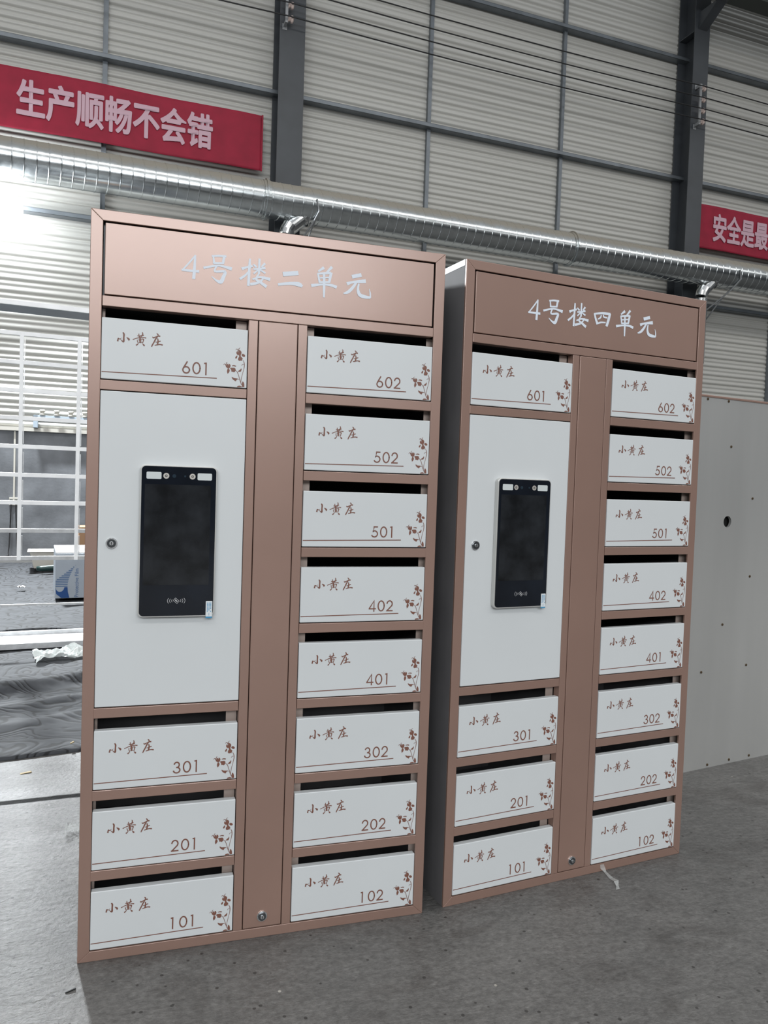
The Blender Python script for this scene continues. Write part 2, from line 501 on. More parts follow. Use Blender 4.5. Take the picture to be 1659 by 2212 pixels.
def brush(bm, pts, y, ox=0.0, oz=0.0, sc=1e-4, curve=True, mi=0):
    """a tapered brush stroke lying in the x-z plane, facing -y"""
    STAG[0] = (STAG[0] + 1) % 24
    y = y - STAG[0] * 1.2e-5
    p = smooth_line(pts) if curve else [tuple(q) for q in pts]
    P = [Vector((q[0] * sc + ox, q[1] * sc + oz)) for q in p]
    W = [abs(q[2]) * sc * 0.5 for q in p]
    L_, R_ = [], []
    n = len(P)
    for i in range(n):
        a = P[i] - P[max(i - 1, 0)]
        b = P[min(i + 1, n - 1)] - P[i]
        d = (a.normalized() if a.length > 1e-9 else Vector((0, 0))) + (b.normalized() if b.length > 1e-9 else Vector((0, 0)))
        if d.length < 1e-6:
            d = b if b.length > 0 else Vector((1, 0))
        d.normalize()
        nrm = Vector((-d.y, d.x))
        k = 1.0
        if 0 < i < n - 1 and a.length > 1e-9 and b.length > 1e-9:
            c = max(0.55, abs(d.dot(b.normalized())))
            k = 1 / c
        c0 = P[i]
        if i == 0:
            c0 = c0 - d * W[i] * 0.35
        if i == n - 1:
            c0 = c0 + d * W[i] * 0.35
        L_.append(bm.verts.new((c0.x + nrm.x * W[i] * k, y, c0.y + nrm.y * W[i] * k)))
        R_.append(bm.verts.new((c0.x - nrm.x * W[i] * k, y, c0.y - nrm.y * W[i] * k)))
    for i in range(n - 1):
        f = bm.faces.new((R_[i], R_[i + 1], L_[i + 1], L_[i]))
        f.material_index = mi


def arc(cx, cy, rx, ry, a0, a1, n=14):
    return [(cx + rx * math.cos(math.radians(a0 + (a1 - a0) * i / n)), cy + ry * math.sin(math.radians(a0 + (a1 - a0) * i / n))) for i in range(n + 1)]


DIG = {
    '0': [arc(.33, .5, .285, .45, 0, 360, 28)],
    '1': [[(.14, .945), (.30, .945)], [(.28, 0), (.28, 1.0)]],
    '2': [arc(.31, .67, .25, .28, 175, -38, 14) + [(.07, .05)], [(.02, .05), (.60, .05)]],
    '3': [arc(.31, .725, .21, .225, 165, -95, 12), arc(.31, .275, .265, .235, 92, -170, 14)],
    '4': [[(.47, 0), (.47, .97), (.03, .27)], [(.0, .25), (.64, .25)]],
    '5': [[(.58, .95), (.24, .95), (.155, .53)] + arc(.29, .32, .28, .275, 118, -155, 14)],
    '6': [[(.40, .98), (.105, .46)], arc(.32, .30, .265, .26, 0, 360, 24)],
}


def digits(bm, s, x, z, h, y):
    for ch in s:
        for st in DIG[ch]:
            brush(bm, [(px * h + x, pz * h + z, 0.112 * h) for px, pz in st], y, 0, 0, 1.0, curve=False)
        x += 0.82 * h


def kids(o):
    return [c for c in bpy.data.objects if c.parent == o]


def copy_tree(o, parent=None):
    c = o.copy()
    COL.objects.link(c)
    if parent is not None:
        c.parent = parent
    for k in kids(o):
        copy_tree(k, c)
    return c


def rrect(x0, x1, z0, z1, r, n=5):
    pts = []
    for cx, cz, a in ((x1 - r, z1 - r, 0), (x0 + r, z1 - r, 90), (x0 + r, z0 + r, 180), (x1 - r, z0 + r, 270)):
        pts += [(cx + r * math.cos(math.radians(a + 90 * i / n)), cz + r * math.sin(math.radians(a + 90 * i / n))) for i in range(n + 1)]
    return pts


def disc(x, z, r, n=24):
    return [(x + r * math.cos(2 * PI * i / n), z + r * math.sin(2 * PI * i / n)) for i in range(n)]


def text_mesh(s, bold):
    c = bpy.data.curves.new('lettering', 'FONT')
    c.body = s
    c.offset = bold
    c.resolution_u = 6
    o = bpy.data.objects.new('lettering', c)
    COL.objects.link(o)
    bpy.context.view_layer.update()
    me = bpy.data.meshes.new_from_object(o.evaluated_get(bpy.context.evaluated_depsgraph_get()))
    bpy.data.objects.remove(o)
    me.materials.clear()
    return me


# ------------------------------------------------------------------ wall frame of reference
WY = 0.0525
WB = Vector((-1.12940634, 9.81498066, 0))
WU = Vector((math.cos(WY), math.sin(WY), 0))
WN = Vector((math.sin(WY), -math.cos(WY), 0))


def wp(u, off, z):
    return WB + WU * u + WN * off + Vector((0, 0, z))


# ------------------------------------------------------------------ structure
bm = bmesh.new()
box(bm, -14, 30, -20, 13, -0.2, 0)
tag(obj('floor', bm, CONCRETE), kind='structure')

# back wall: plastered masonry below, corrugated sheet above
MZ = 1.80
wall = tag(obj('wall_back', BX(-9, 26, 0.02, 0.26, 0, MZ), PLASTER, loc=WB, rotz=WY), kind='structure')
obj('sill_strip', BX(-9, 26, -0.03, 0.26, MZ, MZ + 0.05), CREAM, wall)
bm = bmesh.new()
PITCH_S = 0.168
prof = [(0.0, 0.034), (0.04, 0.036), (0.08, 0.034), (0.12, 0.022), (0.20, 0.004), (0.28, 0.000), (0.36, 0.002), (0.46, 0.012), (0.54, 0.019),
        (0.60, 0.019), (0.68, 0.008), (0.76, 0.001), (0.84, 0.002), (0.92, 0.012), (0.97, 0.026)]
z = MZ + 0.05
prev = None
while z < 11.6:
    for f_, y in prof:
        zz = z + f_ * PITCH_S
        cur = (bm.verts.new((-9, y, zz)), bm.verts.new((26, y, zz)))
        if prev:
            bm.faces.new((prev[0], prev[1], cur[1], cur[0]))
        prev = cur
    z += PITCH_S
clad = obj('corrugated_cladding', bm, SHEET, wall, smooth=True)

tn = [0]


def trim(bm, m, bevel=0.004):
    tn[0] += 1
    return tag(obj('trim_%d' % tn[0], bm, m, loc=WB, rotz=WY, bevel=bevel), kind='structure')


GZ = [4.80, 7.07, 9.24]
for gz in GZ:
    bm = bmesh.new()
    box(bm, -9, 26, -0.15, -0.001, gz, gz + 0.006)
    box(bm, -9, 26, -0.15, -0.144, gz, gz + 0.062)
    box(bm, -9, 26, -0.15, -0.001, gz + 0.056, gz + 0.062)
    trim(bm, GIRT, 0.0)
for su in (-1.87, 0.66, 5.66, 8.20, 13.26, 15.8):
    bm = bmesh.new()
    zz = [MZ + 0.05] + [g for g in GZ] + [11.5]
    for i in range(len(zz) - 1):
        a = zz[i] + (0.064 if i else 0)
        box(bm, su - 0.033, su + 0.033, -0.055, -0.001, a, zz[i + 1] - 0.001)
        box(bm, su - 0.033, su - 0.027, -0.065, -0.055, a, zz[i + 1] - 0.001)
    trim(bm, GIRT, 0.0)


# ------------------------------------------------------------------ steel columns
def column(u0, width, label, corbel=False):
    c = u0 + width / 2
    t = thing('steel_column', label, 'column', wp(c, 0, 0), WY)
    h = width / 2
    for off in (0.02, 0.43):
        obj('flange', BX(-h, h, -off - 0.016, -off, 0, 11.5), STEEL, t, 0.002)
    obj('web', BX(-0.006, 0.006, -0.43, -0.036, 0, 11.5), STEEL, t)
    if corbel:
        for z_ in (9.62,):
            obj('stiffener', BX(-h + 0.01, -0.006, -0.43, -0.036, z_, z_ + 0.014), STEEL, t)
        bm = bmesh.new()
        prism(bm, [(-0.447, 9.66), (-0.447, 9.948), (-1.22, 9.948), (-1.22, 9.93), (-0.90, 9.93)], -0.1, 0.1)
        o = obj('corbel', bm, STEEL, t, 0.004)
        bm2 = bmesh.new()
        # turn the outline (off, z) into depth: x -> y
        bm2.from_mesh(o.data)
        for v in bm2.verts:
            v.co = Vector((v.co.y, v.co.x, v.co.z))
        bmesh.ops.recalc_face_normals(bm2, faces=bm2.faces)
        bm2.to_mesh(o.data)
        bm2.free()
    return t


column(3.06, 0.385, 'dark grey steel column right of the red banner reading 生产顺畅不会错')
column(10.66, 0.34, 'dark grey steel column with a corbel, left of the banner reading 安全是最大', True)

t = thing('crane_runway_beam', 'dark green crane runway beam on the column corbel at top right', 'beam', wp(18.5, 1.0, 9.95), WY)
obj('bottom_flange', BX(-8.2, 8.5, -0.16, 0.16, 0.001, 0.02), GREENB, t)
obj('web', BX(-8.2, 8.5, -0.008, 0.008, 0.02, 0.75), GREENB, t)
obj('top_flange', BX(-8.2, 8.5, -0.16, 0.16, 0.75, 0.77), GREENB, t)


# ------------------------------------------------------------------ insulator racks and overhead cables
INS_Z = [8.565, 8.365, 8.168, 7.975]


def insulator_rack(u, label):
    t = thing('insulator_rack', label, 'insulator rack', wp(u, 0.447, 8.27), WY)
    bm = bmesh.new()
    box(bm, -0.06, -0.02, -0.13, -0.10, -0.36, 0.36)
    box(bm, -0.06, -0.02, -0.10, 0.0, -0.36, -0.31)
    box(bm, -0.06, -0.02, -0.10, 0.0, 0.31, 0.36)
    box(bm, -0.075, -0.005, -0.006, -0.001, -0.40, -0.31)
    box(bm, -0.075, -0.005, -0.006, -0.001, 0.31, 0.40)
    obj('bracket', bm, BRACKET, t, 0.003)
    for zc in INS_Z:
        bm = bmesh.new()
        zz = zc - 8.27
        tube(bm, [(-0.02, -0.115, zz), (-0.004, -0.115, zz), (0.002, -0.115, zz), (0.02, -0.115, zz), (0.026, -0.115, zz), (0.05, -0.115, zz), (0.062, -0.115, zz)],
             [0.038, 0.045, 0.028, 0.028, 0.052, 0.052, 0.030], 16)
        obj('insulator', bm, PORC, t, smooth=True)
    return t


insulator_rack(3.17, 'grey four-insulator cable rack on the column beside the left banner')
insulator_rack(10.79, 'grey four-insulator cable rack on the column beside the right banner')
nm = ['topmost', 'second from top', 'third from top', 'lowest']
for k, zc in enumerate(INS_Z):
    pts = []
    segs = [(-7.5, 3.17), (3.17, 10.79), (10.79, 24.5)]
    for a, b in segs:
        for i in range(13):
            q = i / 12
            pts.append(wp(a + (b - a) * q, 0.632, zc - 0.0 - 0.05 * 4 * q * (1 - q)))
    bm = bmesh.new()
    tube(bm, [p - wp(3.17, 0.632, zc) for p in pts], 0.010, 8)
    tag(obj('overhead_cable', bm, CABLE, loc=wp(3.17, 0.632, zc)),
        'black overhead cable strung between columns, %s of the four' % nm[k], 'cable', 'overhead cables across the wall')

# ------------------------------------------------------------------ spiral ventilation duct
DR, DZ, DO = 0.255, 5.245, 0.78
t = thing('ventilation_duct', 'long shiny spiral ventilation duct along the corrugated wall', 'duct', wp(5, DO, DZ), WY)
bm = bmesh.new()
NS = 36
ring = None
x = -13.0
P_ = 0.145
pr_ = [(0, 0), (0.015, 0.0048), (0.065, 0.0048), (0.08, 0), (0.095, 0), (0.12, 0), (0.96, 0), (0.985, 0)]
while x < 19.0:
    for f_, dr in pr_:
        rr = DR + dr
        cur = [bm.verts.new((x + f_ * P_ + 0.035 * math.cos(2 * PI * k / NS), -rr * math.cos(2 * PI * k / NS), rr * math.sin(2 * PI * k / NS))) for k in range(NS)]
        if ring:
            for k in range(NS):
                k2 = (k + 1) % NS
                bm.faces.new((ring[k], ring[k2], cur[k2], cur[k]))
        ring = cur
    x += P_
bmesh.ops.recalc_face_normals(bm, faces=bm.faces)
obj('pipe', bm, GALV, t, smooth=True)
for cu in (2.84, 7.98, 14.2):
    bm = bmesh.new()
    x = cu - 5
    tube(bm, [(x - 0.05, 0, 0), (x - 0.045, 0, 0), (x - 0.012, 0, 0), (x - 0.01, 0, 0), (x + 0.01, 0, 0), (x + 0.012, 0, 0), (x + 0.045, 0, 0), (x + 0.05, 0, 0)],
         [DR + 0.002, DR + 0.012, DR + 0.012, DR + 0.032, DR + 0.032, DR + 0.012, DR + 0.012, DR + 0.002], 40, caps=False)
    obj('collar', bm, GALV, t, smooth=False)
for eu in (3.30, 10.88):
    x = eu - 5
    bm = bmesh.new()
    a = Vector((x + 0.10, -0.03, -0.18))
    b = Vector((x - 0.10, -0.06, -0.36))
    c = Vector((x - 0.15, -0.06, -0.48))
    tube(bm, [a, b], 0.112, 24)
    tube(bm, [b + Vector((0.016, 0, 0.03)), b + Vector((-0.03, 0, -0.05)), c, c + Vector((0, 0, -0.04)), c + Vector((0, 0, -1.2))], [0.115, 0.110, 0.107, 0.107, 0.107], 24)
    tube(bm, [a + Vector((0.02, 0, 0.02)), a + Vector((-0.02, 0, -0.02))], 0.135, 24)
    obj('branch_elbow', bm, SHINY, t, 0.003)
for hu in (3.56, 11.42):
    x = hu - 5
    bm = bmesh.new()
    tube(bm, [(x - 0.02, -DR - 0.012, 0.03), (x + 0.02, -DR + 0.0, -0.13), (x - 0.05, -0.10, -0.30), (x - 0.30, 0.45, -0.72)], 0.014, 6)
    tube(bm, [(x + 0.02, -DR - 0.002, -0.13), (x - 0.02, 0.10, -0.36), (x - 0.06, 0.5, -0.75)], 0.012, 6)
    obj('hanger_strap', bm, BRACKET, t)


# ------------------------------------------------------------------ red banners
def banner(u0, u1, z0, z1, text, tu0, tu1, tz0, tz1, label, loose_right):
    t = thing('banner', label, 'banner', wp((u0 + u1) / 2, 0.17, z0), WY, 'red slogan banners on the wall')
    w = u1 - u0
    h = z1 - z0

    def depth(x, zq):
        return 0.008 * noise.noise((x * 1.6, zq * 5, 1.3)) + 0.006 * noise.noise((x * 5 + 3, zq * 1.5, 7.7)) - 0.004
    bm = bmesh.new()
    nx, nz_ = int(w * 26), 22
    g = [[bm.verts.new((-w / 2 + w * i / nx, depth(-w / 2 + w * i / nx, h * j / nz_), h * j / nz_ + 0.006 * math.sin(i * 0.11))) for i in range(nx + 1)] for j in range(nz_ + 1)]
    for j in range(nz_):
        for i in range(nx):
            bm.faces.new((g[j][i], g[j][i + 1], g[j + 1][i + 1], g[j + 1][i]))
    o = obj('cloth', bm, RED, t, smooth=True)
    sm = o.modifiers.new('thickness', 'SOLIDIFY')
    sm.thickness = 0.003
    for e in ((-1, 1) if not loose_right else (1,)):
        obj('edge_rod', BX(e * w / 2 - 0.012, e * w / 2 + 0.012, -0.022, -0.002, -0.004, h + 0.01), RED, t, 0.004)
    me = text_mesh(text, 0.004)
    xs = [v.co.x for v in me.vertices]
    ys = [v.co.y for v in me.vertices]
    bm = bmesh.new()
    for q in range(12):
        k0 = len(bm.verts)
        bm.from_mesh(me)
        bm.verts.ensure_lookup_table()
        for v in bm.verts[k0:]:
            v.co.x += 0.027 * math.cos(q * PI / 6)
            v.co.y += 0.027 * math.sin(q * PI / 6)
            v.co.z += 0.0004 * q
    bmesh.ops.triangulate(bm, faces=bm.faces)
    bmesh.ops.subdivide_edges(bm, edges=[e_ for e_ in bm.edges if e_.calc_length() > 0.25], cuts=2)
    for v in bm.verts:
        X = tu0 + (v.co.x - min(xs)) / (max(xs) - min(xs)) * (tu1 - tu0) - (u0 + u1) / 2
        Z = tz0 + (v.co.y - min(ys)) / (max(ys) - min(ys)) * (tz1 - tz0) - z0
        v.co = Vector((X, depth(X, Z) - 0.012 - v.co.z, Z))
    bpy.data.meshes.remove(me)
    obj('lettering', bm, BTEXT, t)


banner(-4.6, 2.89, 5.875, 6.69, '生产顺畅不会错', -0.447, 2.15, 6.055, 6.535,
       'long red banner with pale characters 生产顺畅不会错, left of the left column', True)
banner(11.20, 16.6, 5.885, 6.70, '安全是最大的节约', 11.545, 14.28, 6.055, 6.565,
       'red banner with pale characters beginning 安全是最, right of the corbel column', False)

# ------------------------------------------------------------------ floodlight below the duct
lu, lz = -0.61, 4.70
t = thing('wall_lamp', 'blazing white globe lamp on the wall below the duct', 'light', wp(lu, 0.06, lz), WY)
obj('wall_arm', BX(-0.02, 0.02, -0.14, 0.058, -0.02, 0.02), LAMPBODY, t, 0.004)
bm = bmesh.new()
bmesh.ops.create_uvsphere(bm, u_segments=40, v_segments=24, radius=0.28)
for v in bm.verts:
    v.co.y -= 0.40
obj('globe', bm, LAMPGLOW, t, smooth=True)
fl = bpy.data.lights.new('wall_lamp_beam', 'AREA')
fl.shape = 'DISK'
fl.size = 0.5
fl.energy = 1550
fl.color = (0.92, 0.97, 1.0)
flo = bpy.data.objects.new('wall_lamp_beam', fl)
COL.objects.link(flo)
flo.location = wp(lu, 0.78, lz - 0.02)
flo.rotation_euler = (Vector((0.2, -1.0, 0.0)) - flo.location).to_track_quat('-Z', 'Y').to_euler()
sp = bpy.data.lights.new('wall_glow_fill', 'POINT')  # extra point light, added to spread the lamp's glow over the wall
sp.energy = 40
sp.color = (0.90, 0.97, 1.0)
sp.shadow_soft_size = 0.2
spo = bpy.data.objects.new('wall_glow_fill', sp)
COL.objects.link(spo)
spo.location = wp(lu, 0.84, lz - 0.05)


# ------------------------------------------------------------------ mailbox cabinets
CW, CH, CD = 0.9376, 1.900, 0.42
LABEL_A = 'nearer left rose-gold mailbox cabinet, header lettered 4号楼二单元'
LABEL_B = 'farther right rose-gold mailbox cabinet, header lettered 4号楼四单元'
cab = thing('mailbox_cabinet', LABEL_A, 'mailbox cabinet', (0, 0, 0), 0, 'rose-gold mailbox cabinets')

SW, TW = 0.0290, 0.0265
# mitred outer frame
for name, pts in (('frame_rail', [(0, CH), (CW, CH), (CW - SW, CH - TW), (SW, CH - TW)]),
                  ('frame_rail', [(0, 0), (SW, TW), (CW - SW, TW), (CW, 0)]),
                  ('frame_stile', [(0, 0), (0, CH), (SW, CH - TW), (SW, TW)]),
                  ('frame_stile', [(CW, 0), (CW - SW, TW), (CW - SW, CH - TW), (CW, CH)])):
    bm = bmesh.new()
    prism(bm, pts, 0.0, 0.008)
    obj(name, bm, BRONZE, cab, 0.0012)

# carcass: open-fronted shell with its shelves
bm = bmesh.new()
t_ = 0.0012
box(bm, 0.0, t_, 0.0084, CD, 0, CH)
box(bm, CW - t_, CW, 0.0084, CD, 0, CH)
box(bm, t_, CW - t_, 0.0084, CD, CH - t_, CH)
box(bm, t_, CW - t_, 0.0084, CD, 0.0, t_)
box(bm, t_, CW - t_, CD - t_, CD, t_, CH - t_)
box(bm, 0.414, 0.416, 0.032, CD - t_, t_, CH - t_)
box(bm, 0.523, 0.525, 0.032, CD - t_, t_, CH - t_)
ROW, DH, DB = 0.2079, 0.1515, 0.0306
for i in range(1, 8):
    zz = DB + ROW * i - 0.014
    box(bm, 0.526, CW - t_ * 2, 0.032, CD - t_ * 2, zz, zz + 0.0015)
for zz in (DB + ROW - 0.014, DB + 2 * ROW - 0.014, 0.642, 1.472):
    box(bm, t_ * 2, 0.413, 0.032, CD - t_ * 2, zz, zz + 0.0015)
box(bm, t_ * 2, CW - t_ * 2, 0.032, CD - t_ * 2, 1.678, 1.6795)
obj('carcass', bm, CARCASS, cab)
bm = bmesh.new()
box(bm, -0.0006, -0.00005, 0.0084, CD, CH - 0.017, CH)
box(bm, CW + 0.00005, CW + 0.0006, 0.0084, CD, CH - 0.017, CH)
box(bm, 0.0, CW, 0.0084, CD, CH + 0.00005, CH + 0.0006)
obj('top_edging', bm, WHITE, cab)

for a, b in ((0.3915, 0.4158), (0.5232, 0.5475)):
    obj('mullion', BX(a, b, 0.0, 0.028, TW + 0.0005, 1.6645), BRONZE, cab, 0.0012)
obj('crossbar', BX(SW + 0.001, CW - SW - 0.001, -0.0005, 0.028, 1.6655, 1.6910), BRONZE, cab, 0.0012)
LX0, LX1, RX0, RX1 = 0.0300, 0.3895, 0.5495, 0.9070
for z0, z1 in ((1.4592, 1.4832), (0.6300, 0.6556), (DB + 2 * ROW - 0.0285, DB + 2 * ROW - 0.0025), (DB + ROW - 0.0285, DB + ROW - 0.0025)):
    obj('crossbar', BX(SW - 0.001, LX1 + 0.0008, -0.0008, 0.028, z0, z1), BRONZE, cab, 0.0012)
for i in range(1, 8):
    z1 = DB + ROW * i - 0.0025
    obj('crossbar', BX(RX0 - 0.001, CW - SW + 0.001, -0.0008, 0.028, z1 - 0.026, z1), BRONZE, cab, 0.0012)
# folded returns seen through the letter slots
for a, b in ((0.3615, 0.3895), (0.5485, 0.5720), (0.8985, 0.9350), (SW + 0.0005, 0.0365)):
    obj('slot_return', BX(a, b, 0.0295, 0.0315, TW + 0.002, 1.664), RETURN, cab)

# header with its lettering
hp = obj('header_panel', BX(0.0342, CW - 0.0338, 0.0012, 0.020, 1.6945, 1.8695), BRONZE, cab, 0.0012)
obj('header_backing', BX(0.0295, CW - 0.0295, 0.021, 0.0295, 1.6915, 1.8733), DARKSLOT, cab)


def header_text(keys):
    bm = bmesh.new()
    for k in keys:
        for st in HEAD[k]:
            brush(bm, st, 0.0004)
    return bm


obj('header_lettering', header_text(['4', 'hao', 'lou', 'er', 'dan', 'yuan']), LETTER, hp)

# shared prints
bm = bmesh.new()
for pl in FLOWER_FILL:
    f = bm.faces.new([bm.verts.new((a * 1e-4, 0, b * 1e-4)) for a, b in pl])
    f.normal_update()
    if f.normal.y > 0:
        f.normal_flip()
bmesh.ops.triangulate(bm, faces=bm.faces)
for st in FLOWER_LINE:
    brush(bm, st, 0)
flower_me = bpy.data.meshes.new('flower_decal')
bm.to_mesh(flower_me)
bm.free()
flower_me.materials.append(PRINT)


def door(x0, x1, z0, num):
    d = obj('compartment_door', BX(x0, x1, -0.0015, 0.0185, z0, z0 + DH), WHITE, cab, 0.0018)
    bm = bmesh.new()
    y = -0.00185
    for st in NAME:
        brush(bm, [(a_, b_, c_ * 1.1) for a_, b_, c_ in st], y, x0, z0 + DH)
    digits(bm, num, x0 + 0.195, z0 + 0.0272, 0.031, y)
    brush(bm, [(x0 + 0.002, z0 + 0.0170, 0.0023), (x0 + 0.282, z0 + 0.0205, 0.0023)], y, 0, 0, 1.0, False)
    obj('printed_lettering', bm, PRINT, d)
    f = bpy.data.objects.new('flower_decal', flower_me)
    COL.objects.link(f)
    f.parent = d
    f.location = (x1, y, z0)


for num, i in (('601', 7), ('301', 2), ('201', 1), ('101', 0)):
    door(LX0, LX1, DB + ROW * i, num)
for i, num in enumerate(('102', '202', '302', '401', '402', '501', '502', '602')):
    door(RX0, RX1, DB + ROW * i, num)


def cam_lock(x, z, y, parent):
    bm = bmesh.new()
    prism(bm, disc(x, z, 0.0140), y - 0.003, y - 0.0002)
    prism(bm, disc(x, z, 0.0108), y - 0.0062, y - 0.003, 1)
    prism(bm, disc(x, z, 0.0050), y - 0.0085, y - 0.0062)
    o = obj('cam_lock', bm, CHROME, parent, 0.0008)
    prism_bm = bmesh.new()
    box(prism_bm, x - 0.0012, x + 0.0012, y - 0.0090, y - 0.0086, z - 0.0036, z + 0.0036)
    return o, prism_bm


ad = obj('access_door', BX(LX0, LX1 + 0.0005, -0.0015, 0.0185, 0.6585, 1.4568), WHITE, cab, 0.0018)
lk, sb = cam_lock(0.0630, 1.0757, -0.0015, ad)
sv = obj('service_door', BX(0.4178, 0.5212, -0.0010, 0.0185, 0.0292, 1.6640), BRONZE, cab, 0.0018)
lk2, sb2 = cam_lock(0.4690, 0.0594, -0.0010, sv)
for par, b_ in ((lk, sb), (lk2, sb2)):
    bm = bmesh.new()
    bm.from_mesh(par.data)
    m2 = bpy.data.meshes.new('slot')
    b_.to_mesh(m2)
    b_.free()
    n0 = len(bm.faces)
    bm.from_mesh(m2)
    bm.faces.ensure_lookup_table()
    for f in bm.faces[n0:]:
        f.material_index = 1
    bm.to_mesh(par.data)
    bm.free()
    par.data.materials.append(GROOVE)

# face-recognition entry terminal on the access door
TX0, TX1, TZ0, TZ1 = 0.1280, 0.3190, 0.8880, 1.2765
bm = bmesh.new()
prism(bm, rrect(TX0, TX1, TZ0, TZ1, 0.013), -0.0175, -0.0016)
term = obj('access_terminal', bm, BEZEL, cab, 0.0015)
term['label'] = 'slim black-glass entry terminal with silver rim'
bm = bmesh.new()
prism(bm, rrect(TX0 + 0.0038, TX1 - 0.0032, TZ0 + 0.0036, TZ1 - 0.0034, 0.0105), -0.0186, -0.0170)
obj('glass_panel', bm, GLASS, term)
obj('display', BX(0.1400, 0.3030, -0.01885, -0.0187, 0.9708, 1.2276), DISPLAY, term)
for a, b in ((0.1435, 0.1797), (0.2688, 0.3050)):
    bm = bmesh.new()
    prism(bm, rrect(a, b, 1.2409, 1.2587, 0.0028, 3), -0.0190, -0.0184)
    obj('led_window', bm, LEDWIN, term)
for x, r in ((0.1915, 0.0074), (0.2563, 0.0074)):
    bm = bmesh.new()
    prism(bm, disc(x, 1.2496, r), -0.0190, -0.0184)
    prism(bm, disc(x, 1.2496, r * 0.42, 12), -0.0192, -0.0190, 1)
    prism(bm, disc(x, 1.2496, r * 0.2, 12), -0.0193, -0.0192)
    obj('camera_lens', bm, [LENS, DARKSLOT], term)
for x, r in ((0.2111, 0.0047), (0.2379, 0.0026)):
    bm = bmesh.new()
    prism(bm, disc(x, 1.2496, r), -0.0190, -0.0184)
    obj('sensor_dot', bm, mat('sensor_glass', (0.02, 0.035, 0.05), 0.15), term)
bm = bmesh.new()
ix, iz = 0.2229, 0.9303
y = -0.0189
for r in (0.0105, 0.0155, 0.0208):
    for s_ in (0, 180):
        brush(bm, [(px, pz, 0.0011) for px, pz in arc(ix - 0.001 * (1 if s_ else -1), iz, r, r * 0.62, s_ - 30, s_ + 30, 8)], y, 0, 0, 1.0, False)
ca, sa = math.cos(-0.72), math.sin(-0.72)
cc = [(-0.0062, -0.0042), (0.0062, -0.0042), (0.0062, 0.0042), (-0.0062, 0.0042), (-0.0062, -0.0042)]
brush(bm, [(ix + a * ca - b * sa, iz + a * sa + b * ca, 0.0010) for a, b in cc], y, 0, 0, 1.0, False)
brush(bm, [(ix - 0.0036 * ca, iz - 0.0036 * sa, 0.0028), (ix + 0.0036 * ca, iz + 0.0036 * sa, 0.0028)], y, 0, 0, 1.0, False)
obj('card_icon', bm, ICON, term)
bm = bmesh.new()
prism(bm, rrect(0.2972, 0.3138, 0.8880, 0.9285, 0.0015, 2), -0.0196, -0.0189)
prism(bm, rrect(0.2972, 0.3138, 0.8838, 0.8880, 0.0012, 2), -0.0198, -0.0189, 1)
for k in range(3):
    for j in range(7):
        if (k, j) in ((2, 5), (1, 6)):
            continue
        xx = 0.3003 + k * 0.0042
        zz = 0.9245 - j * 0.0036
        box(bm, xx, xx + 0.0024, -0.01975, -0.0196, zz - 0.0024, zz, 1)
box(bm, 0.3050, 0.3060, -0.01975, -0.0196, 0.8905, 0.8965, 1)
obj('film_tab', bm, [TABW, TABB], term)

# second cabinet: a copy with its own header
cab2 = copy_tree(cab)
cab2.location = (1.00752763, 0.01246809, 0)
cab2.rotation_euler = (0, 0, 0.12518998)
tag(cab2, LABEL_B, 'mailbox cabinet')
for k in kids(cab2):
    if k.name.startswith('header_panel'):
        for g in kids(k):
            bm = header_text(['4', 'hao', 'lou', 'si', 'dan', 'yuan'])
            me = bpy.data.meshes.new('header_lettering')
            bm.to_mesh(me)
            bm.free()
            me.materials.append(LETTER)
            g.data = me
    if k.name.startswith('access_terminal'):
        k.location.x -= 0.004

# ------------------------------------------------------------------ perforated grey steel panel at right
PA = Vector((2.474, 0.769, 0))
PYAW = math.atan2(0.18320854, 0.98307407)
t = thing('steel_panel', 'tall grey sheet-steel panel with a round hole standing at right', 'panel', PA, PYAW)
X0, X1, PH = -1.45, 1.35, 1.675
hx, hz, hr = 0.203, 1.125, 0.026
bm = bmesh.new()
# front and back faces as rings round the hole
nseg = 24
for y, flip in ((0.0, False), (0.012, True)):
    inner = [bm.verts.new((hx + hr * math.cos(2 * PI * k / nseg), y, hz + hr * math.sin(2 * PI * k / nseg))) for k in range(nseg)]
    outer = []
    for k in range(nseg):
        a = 2 * PI * k / nseg
        c, s_ = math.cos(a), math.sin(a)
        m_ = 0.06 / max(abs(c), abs(s_))
        outer.append(bm.verts.new((hx + c * m_, y, hz + s_ * m_)))
    for k in range(nseg):
        k2 = (k + 1) % nseg
        bm.faces.new((inner[k], outer[k], outer[k2], inner[k2]))
    for x0, x1, z0, z1 in ((X0, hx - 0.06, 0, PH), (hx + 0.06, X1, 0, PH), (hx - 0.06, hx + 0.06, 0, hz - 0.06), (hx - 0.06, hx + 0.06, hz + 0.06, PH)):
        bm.faces.new([bm.verts.new(p) for p in ((x0, y, z0), (x1, y, z0), (x1, y, z1), (x0, y, z1))])
    if flip:
        back_in = inner
    else:
        front_in = inner
for k in range(nseg):
    k2 = (k + 1) % nseg
    bm.faces.new((front_in[k], front_in[k2], back_in[k2], back_in[k]))
for p in (((X0, 0, 0), (X0, 0.012, 0), (X0, 0.012, PH), (X0, 0, PH)), ((X1, 0, 0), (X1, 0.012, 0), (X1, 0.012, PH), (X1, 0, PH)),
          ((X0, 0, PH), (X1, 0, PH), (X1, 0.012, PH), (X0, 0.012, PH)), ((X0, 0, 0), (X1, 0, 0), (X1, 0.012, 0), (X0, 0.012, 0))):
    bm.faces.new([bm.verts.new(q) for q in p])
bmesh.ops.recalc_face_normals(bm, faces=bm.faces)
obj('sheet', bm, PANEL, t)
obj('hole_backing', BX(X0 + 0.01, X1 - 0.01, 0.026, 0.050, 0.0, PH - 0.01), HOLEDARK, t)  # black sheet added behind the hole to stand for its darkness
